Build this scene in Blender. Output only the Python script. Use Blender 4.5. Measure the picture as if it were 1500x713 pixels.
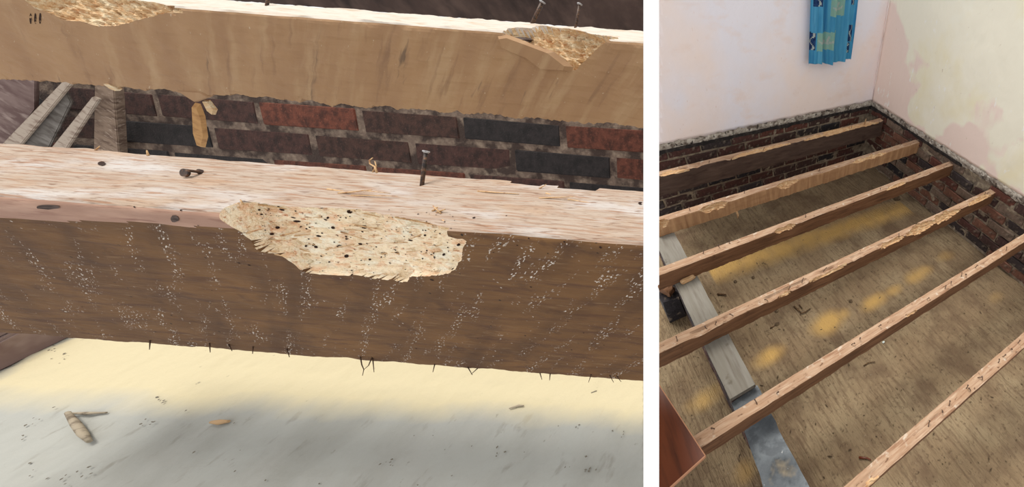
import bpy, bmesh, math, random
from mathutils import Vector, Matrix, noise
from mathutils.bvhtree import BVHTree

random.seed(7)
for o in list(bpy.data.objects):
    bpy.data.objects.remove(o, do_unlink=True)
SC = bpy.context.scene
COL = SC.collection

# ------------------------------------------------------------------ camera
FPX, PX, PY, W, H = 501.894, 1232.0, 356.5, 1500.0, 713.0
ROT = Matrix(((0.80755915, 0.35452064, -0.47134205),
              (-0.58028626, 0.62046825, -0.52752916),
              (0.10543281, 0.69952431, 0.70678827)))
CAM = Vector((0, 0, 1.35))
cd = bpy.data.cameras.new('camera')
cd.sensor_fit = 'HORIZONTAL'
cd.sensor_width = 36.0
cd.lens = FPX / W * 36.0
cd.shift_x = -(PX - W / 2) / W
cd.shift_y = (PY - H / 2) / W
cd.clip_start = 0.01
cd.clip_end = 60
cam = bpy.data.objects.new('camera', cd)
cam.matrix_world = Matrix.Translation(CAM) @ ROT.to_4x4()
COL.objects.link(cam)
SC.camera = cam

# ------------------------------------------------------------------ light
world = bpy.data.worlds.new('white_daylight')
SC.world = world
world.use_nodes = True
bg = world.node_tree.nodes['Background']
bg.inputs[0].default_value = (1.0, 0.985, 0.97, 1)
bg.inputs[1].default_value = 1.03
sd = bpy.data.lights.new('soft_sun', 'SUN')
sd.energy = 3.0
sd.angle = math.radians(26)
sd.color = (1.0, 0.95, 0.87)
sun = bpy.data.objects.new('soft_sun', sd)
sun.rotation_euler = Vector((0.02, -0.50, -1.0)).to_track_quat('-Z', 'Y').to_euler()
COL.objects.link(sun)

SC.view_settings.view_transform = 'Standard'
SC.view_settings.look = 'None'
SC.view_settings.gamma = 1.0
SC.view_settings.exposure = 0.0
SC.view_settings.use_curve_mapping = False

# ------------------------------------------------------------------ helpers
def ray(px, py):
    return ROT @ Vector(((px - PX) / FPX, -(py - PY) / FPX, -1.0))

def onz(px, py, z):
    d = ray(px, py)
    return CAM + d * ((z - CAM.z) / d.z)

def ony(px, py, y):
    d = ray(px, py)
    return CAM + d * (y / d.y)

def onx(px, py, x):
    d = ray(px, py)
    return CAM + d * (x / d.x)

def plane_n(px):
    return ROT @ Vector((1, 0, (px - PX) / FPX))
N_LEFT, N_RIGHT = plane_n(942.5), plane_n(965.5)   # where the two floors end

def nz(p, s, seed=0.0):
    return noise.noise(Vector(p) * s + Vector((seed, seed * 1.7, seed * 0.3)))

def fbm(p, s, seed=0.0, o=4):
    return noise.fractal(Vector(p) * s + Vector((seed, seed * 1.3, -seed)), 1.0, 2.0, o)

def mk(name, mesh, parent=None, mats=None, loc=None, kind=None, label=None):
    o = bpy.data.objects.new(name, mesh)
    COL.objects.link(o)
    if parent is not None:
        o.parent = parent
    if loc is not None:
        o.location = loc
    if mats is not None:
        if not isinstance(mats, (list, tuple)):
            mats = [mats]
        if len(mesh.materials) == 0:
            for m in mats:
                mesh.materials.append(m)
    if kind:
        o['kind'] = kind
    if label:
        o['label'] = label
    return o

def tag(o, label, cat, group=None):
    o['label'] = label
    o['category'] = cat
    if group:
        o['group'] = group
    return o

def empty(name, matrix):
    o = bpy.data.objects.new(name, None)
    o.empty_display_size = 0.05
    COL.objects.link(o)
    o.matrix_world = matrix
    return o

def bm_mesh(bm, name='m', smooth=False):
    bmesh.ops.recalc_face_normals(bm, faces=bm.faces[:])
    me = bpy.data.meshes.new(name)
    bm.to_mesh(me)
    bm.free()
    if smooth:
        for p in me.polygons:
            p.use_smooth = True
    return me

def cut(bm, M, n):
    """trim bm (local coordinates, matrix M to world) to the side n points away from"""
    Mi = M.inverted()
    co = Mi @ CAM
    no = (M.to_3x3().transposed() @ n).normalized()
    r = bmesh.ops.bisect_plane(bm, geom=bm.verts[:] + bm.edges[:] + bm.faces[:], dist=1e-6,
                               plane_co=co, plane_no=no, clear_outer=True)
    ed = [e for e in bm.edges if e.is_boundary]
    if ed:
        bmesh.ops.holes_fill(bm, edges=ed, sides=0)

def cutL(bm, M):
    cut(bm, M, N_LEFT)

def cutR(bm, M):
    cut(bm, M, -N_RIGHT)

def box(bm, x0, x1, y0, y1, z0, z1, mi=0, jit=0.0):
    vs = []
    for z in (z0, z1):
        for (x, y) in ((x0, y0), (x1, y0), (x1, y1), (x0, y1)):
            vs.append(bm.verts.new((x + random.uniform(-jit, jit), y + random.uniform(-jit, jit), z + random.uniform(-jit, jit))))
    for f in ((0, 3, 2, 1), (4, 5, 6, 7), (0, 1, 5, 4), (1, 2, 6, 5), (2, 3, 7, 6), (3, 0, 4, 7)):
        fc = bm.faces.new([vs[i] for i in f])
        fc.material_index = mi
    return vs

def tube(bm, pts, rads, n=7, mi=0):
    pts = [Vector(p) for p in pts]
    rings = []
    for i, p in enumerate(pts):
        d = (pts[min(i + 1, len(pts) - 1)] - pts[max(i - 1, 0)]).normalized()
        a = d.orthogonal().normalized()
        b = d.cross(a)
        if i:
            # keep rings aligned
            pa = rings_a
            a = (pa - d * pa.dot(d)).normalized()
            b = d.cross(a)
        rings_a = a
        rings.append([bm.verts.new(p + (a * math.cos(t) + b * math.sin(t)) * rads[i]) for t in [2 * math.pi * k / n for k in range(n)]])
    for r0, r1 in zip(rings, rings[1:]):
        for k in range(n):
            f = bm.faces.new((r0[k], r0[(k + 1) % n], r1[(k + 1) % n], r1[k]))
            f.material_index = mi
            f.smooth = True
    bm.faces.new(list(reversed(rings[0]))).material_index = mi
    bm.faces.new(rings[-1]).material_index = mi

# ------------------------------------------------------------------ materials
def lin(c):
    return tuple(((v / 255) / 12.92 if v / 255 <= 0.04045 else ((v / 255 + 0.055) / 1.055) ** 2.4) for v in c)

KA = 0.80      # overall paint reflectance
FRESH = ('plaster_pink', 'plaster_cream_peeling', 'curtain_blue', 'curtain_pale_green', 'curtain_navy', 'close_beetle_wood')
def alb(c, ka=KA):
    return tuple(v * ka for v in lin(c)) + (1,)

def mat(name, base, rough=0.8, layers=(), bump=None, spec=0.3):
    """base: sRGB colour. layers: dicts c, s (scale vec), lo, hi, [kind noise|voronoi|attr], [shear], [detail], [amt], [dist]"""
    ka = 0.97 if name in FRESH else KA
    m = bpy.data.materials.new(name)
    m.use_nodes = True
    nt = m.node_tree
    N, L = nt.nodes, nt.links
    bs = N['Principled BSDF']
    bs.inputs['Roughness'].default_value = rough
    bs.inputs['Specular IOR Level'].default_value = spec
    tc = N.new('ShaderNodeTexCoord')
    prev = None

    def vec(scale, shear=None):
        src = tc.outputs['Object']
        if shear:
            sp = N.new('ShaderNodeSeparateXYZ')
            L.new(src, sp.inputs[0])
            ma = N.new('ShaderNodeMath')
            ma.operation = 'MULTIPLY_ADD'
            L.new(sp.outputs[2], ma.inputs[0])
            ma.inputs[1].default_value = shear
            L.new(sp.outputs[0], ma.inputs[2])
            cb = N.new('ShaderNodeCombineXYZ')
            L.new(ma.outputs[0], cb.inputs[0])
            L.new(sp.outputs[1], cb.inputs[1])
            L.new(sp.outputs[2], cb.inputs[2])
            src = cb.outputs[0]
        mp = N.new('ShaderNodeMapping')
        mp.inputs['Scale'].default_value = scale
        L.new(src, mp.inputs[0])
        return mp.outputs[0]

    def fac(l):
        k = l.get('kind', 'noise')
        s = l.get('s', (1, 1, 1))
        if not isinstance(s, (tuple, list)):
            s = (s, s, s)
        if k == 'attr':
            a = N.new('ShaderNodeAttribute')
            a.attribute_name = l['attr']
            out = a.outputs['Fac']
        elif k == 'rand':
            oi = N.new('ShaderNodeObjectInfo')
            out = oi.outputs['Random']
        elif k == 'voronoi':
            t = N.new('ShaderNodeTexVoronoi')
            t.inputs['Scale'].default_value = 1
            t.inputs['Randomness'].default_value = l.get('rnd', 1)
            L.new(vec(s, l.get('shear')), t.inputs['Vector'])
            out = t.outputs['Distance']
        else:
            t = N.new('ShaderNodeTexNoise')
            t.inputs['Scale'].default_value = 1
            t.inputs['Detail'].default_value = l.get('detail', 4)
            t.inputs['Roughness'].default_value = l.get('nr', 0.55)
            t.inputs['Distortion'].default_value = l.get('dist', 0)
            L.new(vec(s, l.get('shear')), t.inputs['Vector'])
            out = t.outputs['Fac']
        mr = N.new('ShaderNodeMapRange')
        mr.inputs['From Min'].default_value = l.get('lo', 0.4)
        mr.inputs['From Max'].default_value = l.get('hi', 0.6)
        mr.inputs['To Max'].default_value = l.get('amt', 1)
        L.new(out, mr.inputs['Value'])
        res = mr.outputs[0]
        if 'mask' in l:
            mu = N.new('ShaderNodeMath')
            mu.operation = 'MULTIPLY'
            L.new(res, mu.inputs[0])
            L.new(fac(l['mask']), mu.inputs[1])
            res = mu.outputs[0]
        return res

    for l in layers:
        mx = N.new('ShaderNodeMix')
        mx.data_type = 'RGBA'
        L.new(fac(l), mx.inputs[0])
        if prev is None:
            mx.inputs[6].default_value = alb(base, ka)
        else:
            L.new(prev, mx.inputs[6])
        mx.inputs[7].default_value = alb(l['c'], ka)
        prev = mx.outputs[2]
    if prev is None:
        bs.inputs['Base Color'].default_value = alb(base, ka)
    else:
        L.new(prev, bs.inputs['Base Color'])
    if bump:
        bp = N.new('ShaderNodeBump')
        bp.inputs['Strength'].default_value = bump.get('str', 0.4)
        bp.inputs['Distance'].default_value = bump.get('d', 0.003)
        L.new(fac(bump), bp.inputs['Height'])
        L.new(bp.outputs[0], bs.inputs['Normal'])
    return m

MT = {}
# joists of the wide view
MT['top'] = mat('joist_top_worn', (182, 148, 120), 0.85, [
    dict(c=(206, 178, 152), s=(9, 60, 60), lo=.45, hi=.7), dict(c=(148, 108, 82), s=(7, 110, 110), lo=.5, hi=.7, amt=.9),
    dict(c=(220, 206, 188), s=(24, 34, 34), lo=.6, hi=.72, amt=.8), dict(c=(104, 74, 54), s=(30, 60, 60), lo=.62, hi=.70, amt=.85)],
    dict(s=(12, 140, 140), lo=.3, hi=.7, str=.5, d=.002))
MT['side'] = mat('joist_side_brown', (118, 82, 56), 0.8, [
    dict(c=(142, 102, 72), s=(5, 40, 40), lo=.45, hi=.7), dict(c=(84, 56, 38), s=(6, 30, 60), lo=.5, hi=.7, amt=.9),
    dict(c=(80, 52, 36), s=(20, 20, 20), lo=.62, hi=.75, amt=.7)], dict(s=(10, 120, 120), lo=.3, hi=.7, str=.3, d=.002))
MT['side_pale'] = mat('joist_side_tan', (176, 134, 98), 0.8, [
    dict(c=(206, 164, 122), s=(30, 30, 4), lo=.45, hi=.7), dict(c=(140, 98, 68), s=(22, 22, 2), lo=.58, hi=.72, amt=.8)],
    dict(s=(10, 120, 120), lo=.3, hi=.7, str=.3, d=.002))
MT['side_dark'] = mat('joist_side_grey_brown', (84, 66, 58), 0.85, [
    dict(c=(102, 82, 72), s=(6, 30, 30), lo=.45, hi=.7), dict(c=(66, 48, 42), s=(8, 30, 30), lo=.55, hi=.7)])
MT['fresh'] = mat('joist_fresh_tear', (214, 172, 128), 0.9, [
    dict(c=(232, 204, 164), s=(30, 110, 110), lo=.48, hi=.68), dict(c=(168, 116, 76), s=(26, 90, 90), lo=.55, hi=.7, amt=.8)],
    dict(s=(40, 160, 160), lo=.3, hi=.7, str=.6, d=.003))
MT['rust'] = mat('nail_rusty_steel', (84, 64, 52), 0.5, [dict(c=(130, 92, 66), s=300, lo=.5, hi=.65), dict(c=(44, 36, 34), s=180, lo=.5, hi=.65)])
MT['steel'] = mat('nail_head_steel', (190, 188, 190), 0.35, [dict(c=(110, 104, 100), s=900, lo=.5, hi=.7)])

bricks_cols = [(112, 70, 60), (94, 62, 56), (82, 60, 56), (72, 62, 62), (132, 92, 76), (52, 48, 52), (132, 112, 98)]
MT['brick'] = []
for i, c in enumerate(bricks_cols):
    d = tuple(int(v * .68) for v in c)
    p = tuple(min(255, int(v * 1.22 + 14)) for v in c)
    MT['brick'].append(mat('brick_%s' % ['red', 'plum', 'brown', 'grey', 'orange', 'black', 'limed'][i], c, 0.9, [
        dict(c=d, s=22, lo=.45, hi=.7), dict(c=p, s=60, lo=.55, hi=.75, amt=.7), dict(c=(156, 140, 124), s=26, lo=.56, hi=.72, amt=.75), dict(c=(62, 52, 48), s=9, lo=.55, hi=.68, amt=.7)],
        dict(s=160, lo=.3, hi=.7, str=.5, d=.003)))
MT['mortar'] = mat('lime_mortar', (154, 138, 120), 0.95, [dict(c=(192, 176, 152), s=30, lo=.45, hi=.65), dict(c=(92, 80, 72), s=14, lo=.5, hi=.7)],
                   dict(s=120, lo=.3, hi=.7, str=.7, d=.005))
MT['wall_pink'] = mat('plaster_pink', (248, 233, 228), 0.9, [
    dict(c=(240, 238, 248), s=(1.6, 1.6, 1.2), lo=.42, hi=.62), dict(c=(240, 218, 208), s=(5, 5, 9), lo=.55, hi=.75, amt=.6),
    dict(c=(222, 196, 184), s=(60, 60, 24), lo=.66, hi=.76, amt=.6), dict(c=(254, 252, 250), s=(40, 40, 40), lo=.70, hi=.76, amt=.8)],
    dict(s=(12, 12, 12), lo=.3, hi=.7, str=.15, d=.01))
MT['wall_cream'] = mat('plaster_cream_peeling', (250, 246, 228), 0.75, [
    dict(c=(246, 238, 206), s=(2.6, 2.6, 2.0), lo=.46, hi=.62, amt=.9), dict(c=(248, 250, 242), s=(1.3, 1.3, 1.3), lo=.5, hi=.6, amt=.7),
    dict(c=(246, 226, 216), kind='attr', attr='peel', lo=.44, hi=.56),
    dict(c=(255, 254, 250), s=(16, 16, 7), lo=.66, hi=.70, amt=.7), dict(c=(206, 192, 168), s=(34, 34, 22), lo=.70, hi=.76, amt=.7)],
    dict(s=(9, 9, 6), lo=.3, hi=.7, str=.25, d=.012))
MT['crumble'] = mat('plaster_crumbling_edge', (186, 176, 164), 0.95, [
    dict(c=(218, 210, 198), s=30, lo=.48, hi=.6), dict(c=(120, 108, 98), s=22, lo=.5, hi=.62), dict(c=(66, 58, 54), s=34, lo=.58, hi=.66)],
    dict(s=70, lo=.3, hi=.7, str=.8, d=.006))
MT['ground'] = mat('ground_dusty_concrete', (150, 128, 100), 0.95, [
    dict(c=(166, 146, 116), s=3.5, lo=.42, hi=.62), dict(c=(122, 100, 78), s=(70, 8, 20), lo=.48, hi=.66, amt=.75), dict(c=(116, 94, 74), s=5, lo=.5, hi=.68, amt=.8),
    dict(c=(100, 80, 62), s=60, lo=.57, hi=.70, amt=.7), dict(c=(212, 172, 104), kind='attr', attr='sand', lo=.12, hi=.85, amt=.92),
    dict(c=(84, 66, 50), s=110, lo=.68, hi=.73, amt=.8), dict(c=(180, 168, 146), s=70, lo=.68, hi=.74, amt=.6)],
    dict(s=(110, 18, 60), lo=.3, hi=.7, str=.9, d=.008))
MT['grey_board'] = mat('weathered_grey_board', (136, 131, 121), 0.85, [
    dict(c=(150, 146, 138), s=(40, 4, 40), lo=.4, hi=.7), dict(c=(116, 108, 98), s=(60, 5, 40), lo=.5, hi=.75), dict(c=(92, 80, 66), s=14, lo=.64, hi=.74, amt=.7)],
    dict(s=(160, 10, 100), lo=.3, hi=.7, str=.4, d=.002))
MT['slate'] = mat('slate_blue_grey', (96, 102, 108), 0.6, [
    dict(c=(134, 142, 148), s=18, lo=.45, hi=.62), dict(c=(62, 68, 74), s=9, lo=.48, hi=.62), dict(c=(150, 136, 112), s=7, lo=.58, hi=.7, amt=.8), dict(c=(206, 208, 208), s=40, lo=.68, hi=.74)],
    dict(s=40, lo=.3, hi=.7, str=.5, d=.004))
MT['mahogany'] = mat('varnished_mahogany', (102, 46, 24), 0.35, [
    dict(c=(120, 58, 30), s=(5, 2, 5), lo=.42, hi=.65), dict(c=(78, 32, 16), s=(30, 3, 10), lo=.52, hi=.7)], spec=.5)
MT['edge_wood'] = mat('raw_board_edge', (206, 152, 118), 0.8)
MT['twig'] = mat('dark_twig', (86, 64, 44), 0.9, [dict(c=(120, 92, 64), s=80, lo=.5, hi=.65)])
MT['crumb'] = mat('dirt_crumbs', (92, 76, 58), 0.95, [dict(c=(150, 128, 100), s=40, lo=.5, hi=.65)])
MT['cloth'] = mat('curtain_blue', (84, 176, 220), 0.85, [dict(c=(120, 204, 236), s=(30, 30, 3), lo=.4, hi=.7), dict(c=(62, 148, 204), s=(26, 26, 2), lo=.55, hi=.72)])
MT['cloth_pale'] = mat('curtain_pale_green', (164, 212, 204), 0.85, [dict(c=(172, 212, 196), s=40, lo=.4, hi=.6)])
MT['cloth_navy'] = mat('curtain_navy', (36, 62, 112), 0.85, [dict(c=(58, 92, 146), s=60, lo=.4, hi=.6)])
MT['cloth_white'] = mat('curtain_white_print', (226, 236, 230), 0.85)
MT['rail'] = mat('curtain_rail_white', (230, 230, 228), 0.5)

# ================================================================== joists
def joist_mesh(L0, L1, w, h, M, side, dx, da, bites=(), strip=None, wob=0.002, bot=0.004, edge_r=0.003, seed=0.0, bnoise=.003, rag=0.0, notch=()):
    """timber along local x; front face y=0, top z=0. bites: (x0, x1, lo(x), hi(x), sag): torn-out range of the wrap coordinate
    (negative = on the top behind the edge, positive = down the front)"""
    nt_, nf = max(3, int(w / da)), max(4, int(h / da))
    A = [-w + w * i / nt_ for i in range(nt_)] + [h * i / nf for i in range(nf + 1)]
    nx = max(2, int((L1 - L0) / dx))
    bm = bmesh.new()

    def base(a):
        return (-a, 0.0) if a < 0 else (0.0, -a)
    rows, flags = [], []
    for i in range(nx + 1):
        x = L0 + (L1 - L0) * i / nx
        row, fl = [], []
        act = [(b[2](x), b[3](x), b[4]) for b in bites if b[0] <= x <= b[1]]
        rg = rag * max(0.0, fbm((x, seed, 0), 9, seed)) if rag else 0.0
        for a in A:
            y, z = base(a)
            inb = 0
            for (a0, a1, sag) in act:
                if a1 - a0 > 3 * da:      # let the mesh follow the torn edge
                    if abs(a - a0) < da * .55:
                        a = a0
                    elif abs(a - a1) < da * .55:
                        a = a1
                    y, z = base(a)
                if a0 < a < a1 and a1 - a0 > 1e-5:
                    u = (a - a0) / (a1 - a0)
                    p0, p1 = base(a0), base(a1)
                    cy, cz = p1[0] - p0[0], p1[1] - p0[1]
                    l = math.hypot(cy, cz) or 1e-6
                    ny, nzz = -cz / l, cy / l
                    dp = sag * (0.55 + 0.45 * math.sin(math.pi * u)) + bnoise * (fbm((x * .55, u * l * 1.6, 3), 70, seed) + .75 * fbm((x * .45, u * l, 9), 240, seed))
                    y = p0[0] + cy * u + ny * dp
                    z = p0[1] + cz * u + nzz * dp
                    inb = 1
                    break
            if not inb:
                if abs(a) < edge_r * 2.2:      # soften the arris
                    k = (1 - abs(a) / (edge_r * 2.2)) ** 2 * edge_r * .6
                    y += k
                    z -= k
                if rg and a < 0.012 and a > -w * .6:
                    z -= rg
                if a < 0:
                    z += wob * fbm((x, y * 3, 0), 14, seed)
                else:
                    y += wob * fbm((x, 0, z * 3), 14, seed + 5)
                if a > h - da * 1.1:
                    z += bot * (fbm((x, 0, 0), 22, seed) + .6 * nz((x, 0, 0), 110, seed))
                if i >= 0 and a < -w + da * 1.5:
                    for (n0, n1, dp) in notch:
                        if n0 < x < n1:
                            y -= dp
                    y += wob * nz((x, 4, 0), 60, seed)
            row.append(bm.verts.new((x, y, z)))
            fl.append(inb)
        zb = -h + bot * fbm((x, 7, 0), 18, seed)
        row.append(bm.verts.new((x, w, zb)))
        fl.append(0)
        rows.append(row)
        flags.append(fl)
    n = len(rows[0])
    for i in range(nx):
        xm = L0 + (L1 - L0) * (i + .5) / nx
        for k in range(n):
            k2 = (k + 1) % n
            f = bm.faces.new((rows[i][k], rows[i + 1][k], rows[i + 1][k2], rows[i][k2]))
            s = flags[i][k] + flags[i + 1][k] + flags[i][k2] + flags[i + 1][k2]
            if k < n - 2:
                am = (A[k] + A[k + 1]) / 2
                if s >= 2:
                    f.material_index = 2
                elif am < 0:
                    f.material_index = 0
                else:
                    f.material_index = 1
                    if strip and am < strip(xm):
                        f.material_index = 3
            else:
                f.material_index = 1
    for r, rev in ((rows[0], False), (rows[-1], True)):
        f = bm.faces.new(list(reversed(r)) if rev else r)
        f.material_index = 1
    return bm

def nail_mesh(r, hgt, bend=0.0, name='nail_mesh'):
    bm = bmesh.new()
    tube(bm, [(0, 0, -.006), (0, 0, hgt * .5), (bend, 0, hgt)], [r, r, r], 8)
    d = Vector((bend, 0, hgt * .5)).normalized()
    tube(bm, [Vector((bend, 0, hgt)) - d * r * .2, Vector((bend, 0, hgt)) + d * r * .7], [r * 2.1, r * 2.1], 10, 0)
    return bm_mesh(bm, name)

# ================================================================== the wide view: setting
ZG, ZP, XW, YB = -0.523, 0.03, 2.16, 2.285
JY = [2.069, 1.637, 1.267, 0.869, 0.457, 0.045]
JW, JH = 0.048, 0.10

def grid_floor():
    bm = bmesh.new()
    x0, x1, y0, y1, st = -1.0, 2.3, -0.9, 2.36, 0.016
    nx, ny = int((x1 - x0) / st), int((y1 - y0) / st)
    lay = bm.verts.layers.float.new('sand')
    spots = []      # frass heaps dropped from the joists: x, y, radii along x / y, weight
    for (px, py, a, b, wt) in ((1212, 472, .10, .07, 1.1), (1280, 442, .10, .05, .95), (1345, 402, .12, .05, .9), (1126, 522, .09, .05, .85),
                               (1035, 582, .10, .05, .8), (1310, 425, .08, .04, .6), (1385, 375, .10, .05, .5), (1235, 460, .05, .04, .6), (1090, 690, .06, .05, .5),
                               (985, 450, .05, .05, .5), (1460, 435, .10, .05, .35)):
        c = onz(px, py, ZG)
        spots.append((c.x, c.y, a, b, wt))
    b0, b1 = onz(1045, 400, ZG), onz(1320, 305, ZG)
    V = []
    for j in range(ny + 1):
        for i in range(nx + 1):
            x, y = x0 + st * i, y0 + st * j
            z = ZG + .006 * fbm((x, y, 0), 5, 2) + .0035 * nz((x * .5, y, 0), 45, 3)
            s = 0
            for (cx, cy, ra, rb, wt) in spots:
                q = ((x - cx) / ra) ** 2 + ((y - cy) / rb) ** 2
                s = max(s, wt * math.exp(-q * .9))
            # long band under the third joist
            yc = b0.y + (b1.y - b0.y) * (x - b0.x) / (b1.x - b0.x)
            t = 1.0 if b0.x - .02 < x < b1.x + .06 else 0.0
            s = max(s, t * .95 * math.exp(-((y - yc) / .095) ** 2))
            s *= .9 + .4 * fbm((x, y, 0), 9, 6)
            v = bm.verts.new((x, y, z + .006 * max(0, s)))
            v[lay] = max(0, min(1, s))
            V.append(v)
    for j in range(ny):
        for i in range(nx):
            k = j * (nx + 1) + i
            bm.faces.new((V[k], V[k + 1], V[k + nx + 2], V[k + nx + 1]))
    ret = bmesh.ops.extrude_face_region(bm, geom=bm.faces[:])
    for v in [g for g in ret['geom'] if isinstance(g, bmesh.types.BMVert)]:
        v.co.z = ZG - .12
    cutR(bm, Matrix())
    return bm_mesh(bm, 'floor', True)

floor = mk('floor', grid_floor(), None, MT['ground'], kind='structure')
floor['label'] = 'dusty brown ground below the joists with yellow sawdust patches'

# plaster walls with a broken lower edge, bricks below them
def plaster_wall(axis, a0, a1, face, mats, z1=2.0):
    """slab of plaster; axis 0 = back wall (runs along x at y=face), 1 = right wall (runs along y at x=face)"""
    bm = bmesh.new()
    lay = bm.verts.layers.float.new('peel')
    st = .02
    n = int((a1 - a0) / st)
    zs = [0, .02, .04, .07] + [.07 + .05 * k for k in range(1, 38)]
    V = []
    for i in range(n + 1):
        a = a0 + (a1 - a0) * i / n
        for k, z in enumerate(zs):
            zz = ZP + .055 + z
            if k == 0:
                zz += .014 * fbm((a, axis, 0), 16, 4)
            off = .002 * fbm((a, zz, axis), 3, 1) + .0012 * fbm((a, zz, axis), 14, 1)
            p = (a, face - off, zz) if axis == 0 else (face - off, a, zz)
            v = bm.verts.new(p)
            # where the cream paint has come off: low down and towards the corner
            q = fbm((a, zz, 0), 2.2, 11) * .55 + .28 * fbm((a, zz, 0), 7, 3)
            q += .62 - 1.15 * max(0, zz - .1) - .05 * abs(a - 1.3)
            q += max(0, (a - 1.75) * 1.6)
            v[lay] = q
            V.append(v)
    m = len(zs)
    for i in range(n):
        for k in range(m - 1):
            bm.faces.new((V[i * m + k], V[(i + 1) * m + k], V[(i + 1) * m + k + 1], V[i * m + k + 1]))
    ret = bmesh.ops.extrude_face_region(bm, geom=bm.faces[:])
    for v in [g for g in ret['geom'] if isinstance(g, bmesh.types.BMVert)]:
        if axis == 0:
            v.co.y = face + .12
        else:
            v.co.x = face + .12
    cutR(bm, Matrix())
    return bm_mesh(bm, 'plaster', True)

def edge_strip(axis, a0, a1, face):
    """crumbling strip where the skirting board was torn off"""
    bm = bmesh.new()
    n = int((a1 - a0) / .01)
    V = []
    for i in range(n + 1):
        a = a0 + (a1 - a0) * i / n
        col = []
        for k in range(7):
            t = k / 6
            zz = ZP + .002 + t * .075 + (.010 * fbm((a, axis, 2), 20, 8) if k in (0, 6) else 0) - (.012 * max(0, nz((a, 1, axis), 9, 3)) if k == 0 else 0)
            off = .010 * math.sin(math.pi * min(1, t * 1.2 + .05)) + .007 * fbm((a, zz * 2, axis), 40, 5) - .003
            col.append(bm.verts.new((a, face - off, zz) if axis == 0 else (face - off, a, zz)))
        for zz in (ZP + .08, ZP):
            col.append(bm.verts.new((a, face + .04, zz) if axis == 0 else (face + .04, a, zz)))
        V.append(col)
    for i in range(n):
        for k in range(9):
            k2 = (k + 1) % 9
            bm.faces.new((V[i][k], V[i + 1][k], V[i + 1][k2], V[i][k2]))
    bm.faces.new(V[0])
    bm.faces.new(list(reversed(V[-1])))
    cutR(bm, Matrix())
    return bm_mesh(bm, 'edge')

wall_back = mk('wall_back', plaster_wall(0, -.35, XW, YB, None), None, MT['wall_pink'], kind='structure')
wall_back['label'] = 'pale pink plastered wall with a broken lower edge'
wall_right = mk('wall_right', plaster_wall(1, -.9, YB, XW, None), None, MT['wall_cream'], kind='structure')
wall_right['label'] = 'cream painted wall with peeling patches beside the joist ends'
mk('plaster_edge', edge_strip(0, -.35, XW + .02, YB + .004), wall_back, MT['crumble'])
mk('plaster_edge', edge_strip(1, -.9, YB + .02, XW + .004), wall_right, MT['crumble'])

MT['bitumen'] = mat('black_bitumen', (46, 42, 42), .8, [dict(c=(74, 66, 62), s=30, lo=.5, hi=.65)])
def damp_strip(axis, a0, a1, face):
    bm = bmesh.new()
    n = int((a1 - a0) / .012)
    V = []
    for i in range(n + 1):
        a = a0 + (a1 - a0) * i / n
        o_ = .006 + .006 * fbm((a, axis, 5), 22, 3)
        z0 = ZP - .012 - .016 * max(0, fbm((a, axis, 1), 6, 13)) + .004 * nz((a, 0, 0), 60)
        z1 = ZP + .012
        V.append([bm.verts.new((a, face - q, z) if axis == 0 else (face - q, a, z)) for (q, z) in ((o_, z0), (o_ + .003, z1), (-.05, z1), (-.05, z0))])
    for i in range(n):
        for k in range(4):
            bm.faces.new((V[i][k], V[i + 1][k], V[i + 1][(k + 1) % 4], V[i][(k + 1) % 4]))
    bm.faces.new(V[0])
    bm.faces.new(list(reversed(V[-1])))
    cutR(bm, Matrix())
    return bm_mesh(bm, 'damp')
mk('damp_course', damp_strip(0, -.35, XW + .02, YB + .004), wall_back, MT['bitumen'], label='black bitumen strip')
mk('damp_course', damp_strip(1, 1.2, YB + .02, XW + .004), wall_right, MT['bitumen'], label='black bitumen strip')

def brick_mesh(l, h, d, seed):
    rnd = random.Random(seed)
    bm = bmesh.new()
    box(bm, -l / 2, l / 2, 0, d, -h / 2, h / 2)
    for v in bm.verts:
        v.co += Vector((rnd.uniform(-.004, .004), rnd.uniform(-.003, .003), rnd.uniform(-.003, .003)))
    bmesh.ops.bevel(bm, geom=bm.edges[:], offset=.004, segments=1, affect='EDGES')
    return bm_mesh(bm, 'brick')
BRK = [[None] * len(MT['brick']) for _ in range(3)]
for v in range(3):
    for c in range(len(MT['brick'])):
        me = brick_mesh(.213, .063, .07, 10 * v + c)
        me.materials.append(MT['brick'][c])
        BRK[v][c] = me
CH = 0.077      # course height

def mortar_core(axis, a0, a1, face):
    bm = bmesh.new()
    n = int((a1 - a0) / .02)
    V = []
    for i in range(n + 1):
        a = a0 + (a1 - a0) * i / n
        col = []
        for k in range(33):
            zz = ZG - .03 + (ZP + .045 - ZG + .03) * k / 32
            off = .004 * fbm((a, zz, axis), 30, 7) + .003 - .016 * max(0, fbm((a, zz, axis), 13, 17)) * (1 if axis else .5)
            col.append(bm.verts.new((a, face + off, zz) if axis == 0 else (face + off, a, zz)))
        V.append(col)
    for i in range(n):
        for k in range(32):
            bm.faces.new((V[i][k], V[i + 1][k], V[i + 1][k + 1], V[i][k + 1]))
    ret = bmesh.ops.extrude_face_region(bm, geom=bm.faces[:])
    for v in [g for g in ret['geom'] if isinstance(g, bmesh.types.BMVert)]:
        if axis == 0:
            v.co.y = face + .12
        else:
            v.co.x = face + .12
    cutR(bm, Matrix())
    return bm_mesh(bm, 'mortar')

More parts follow.
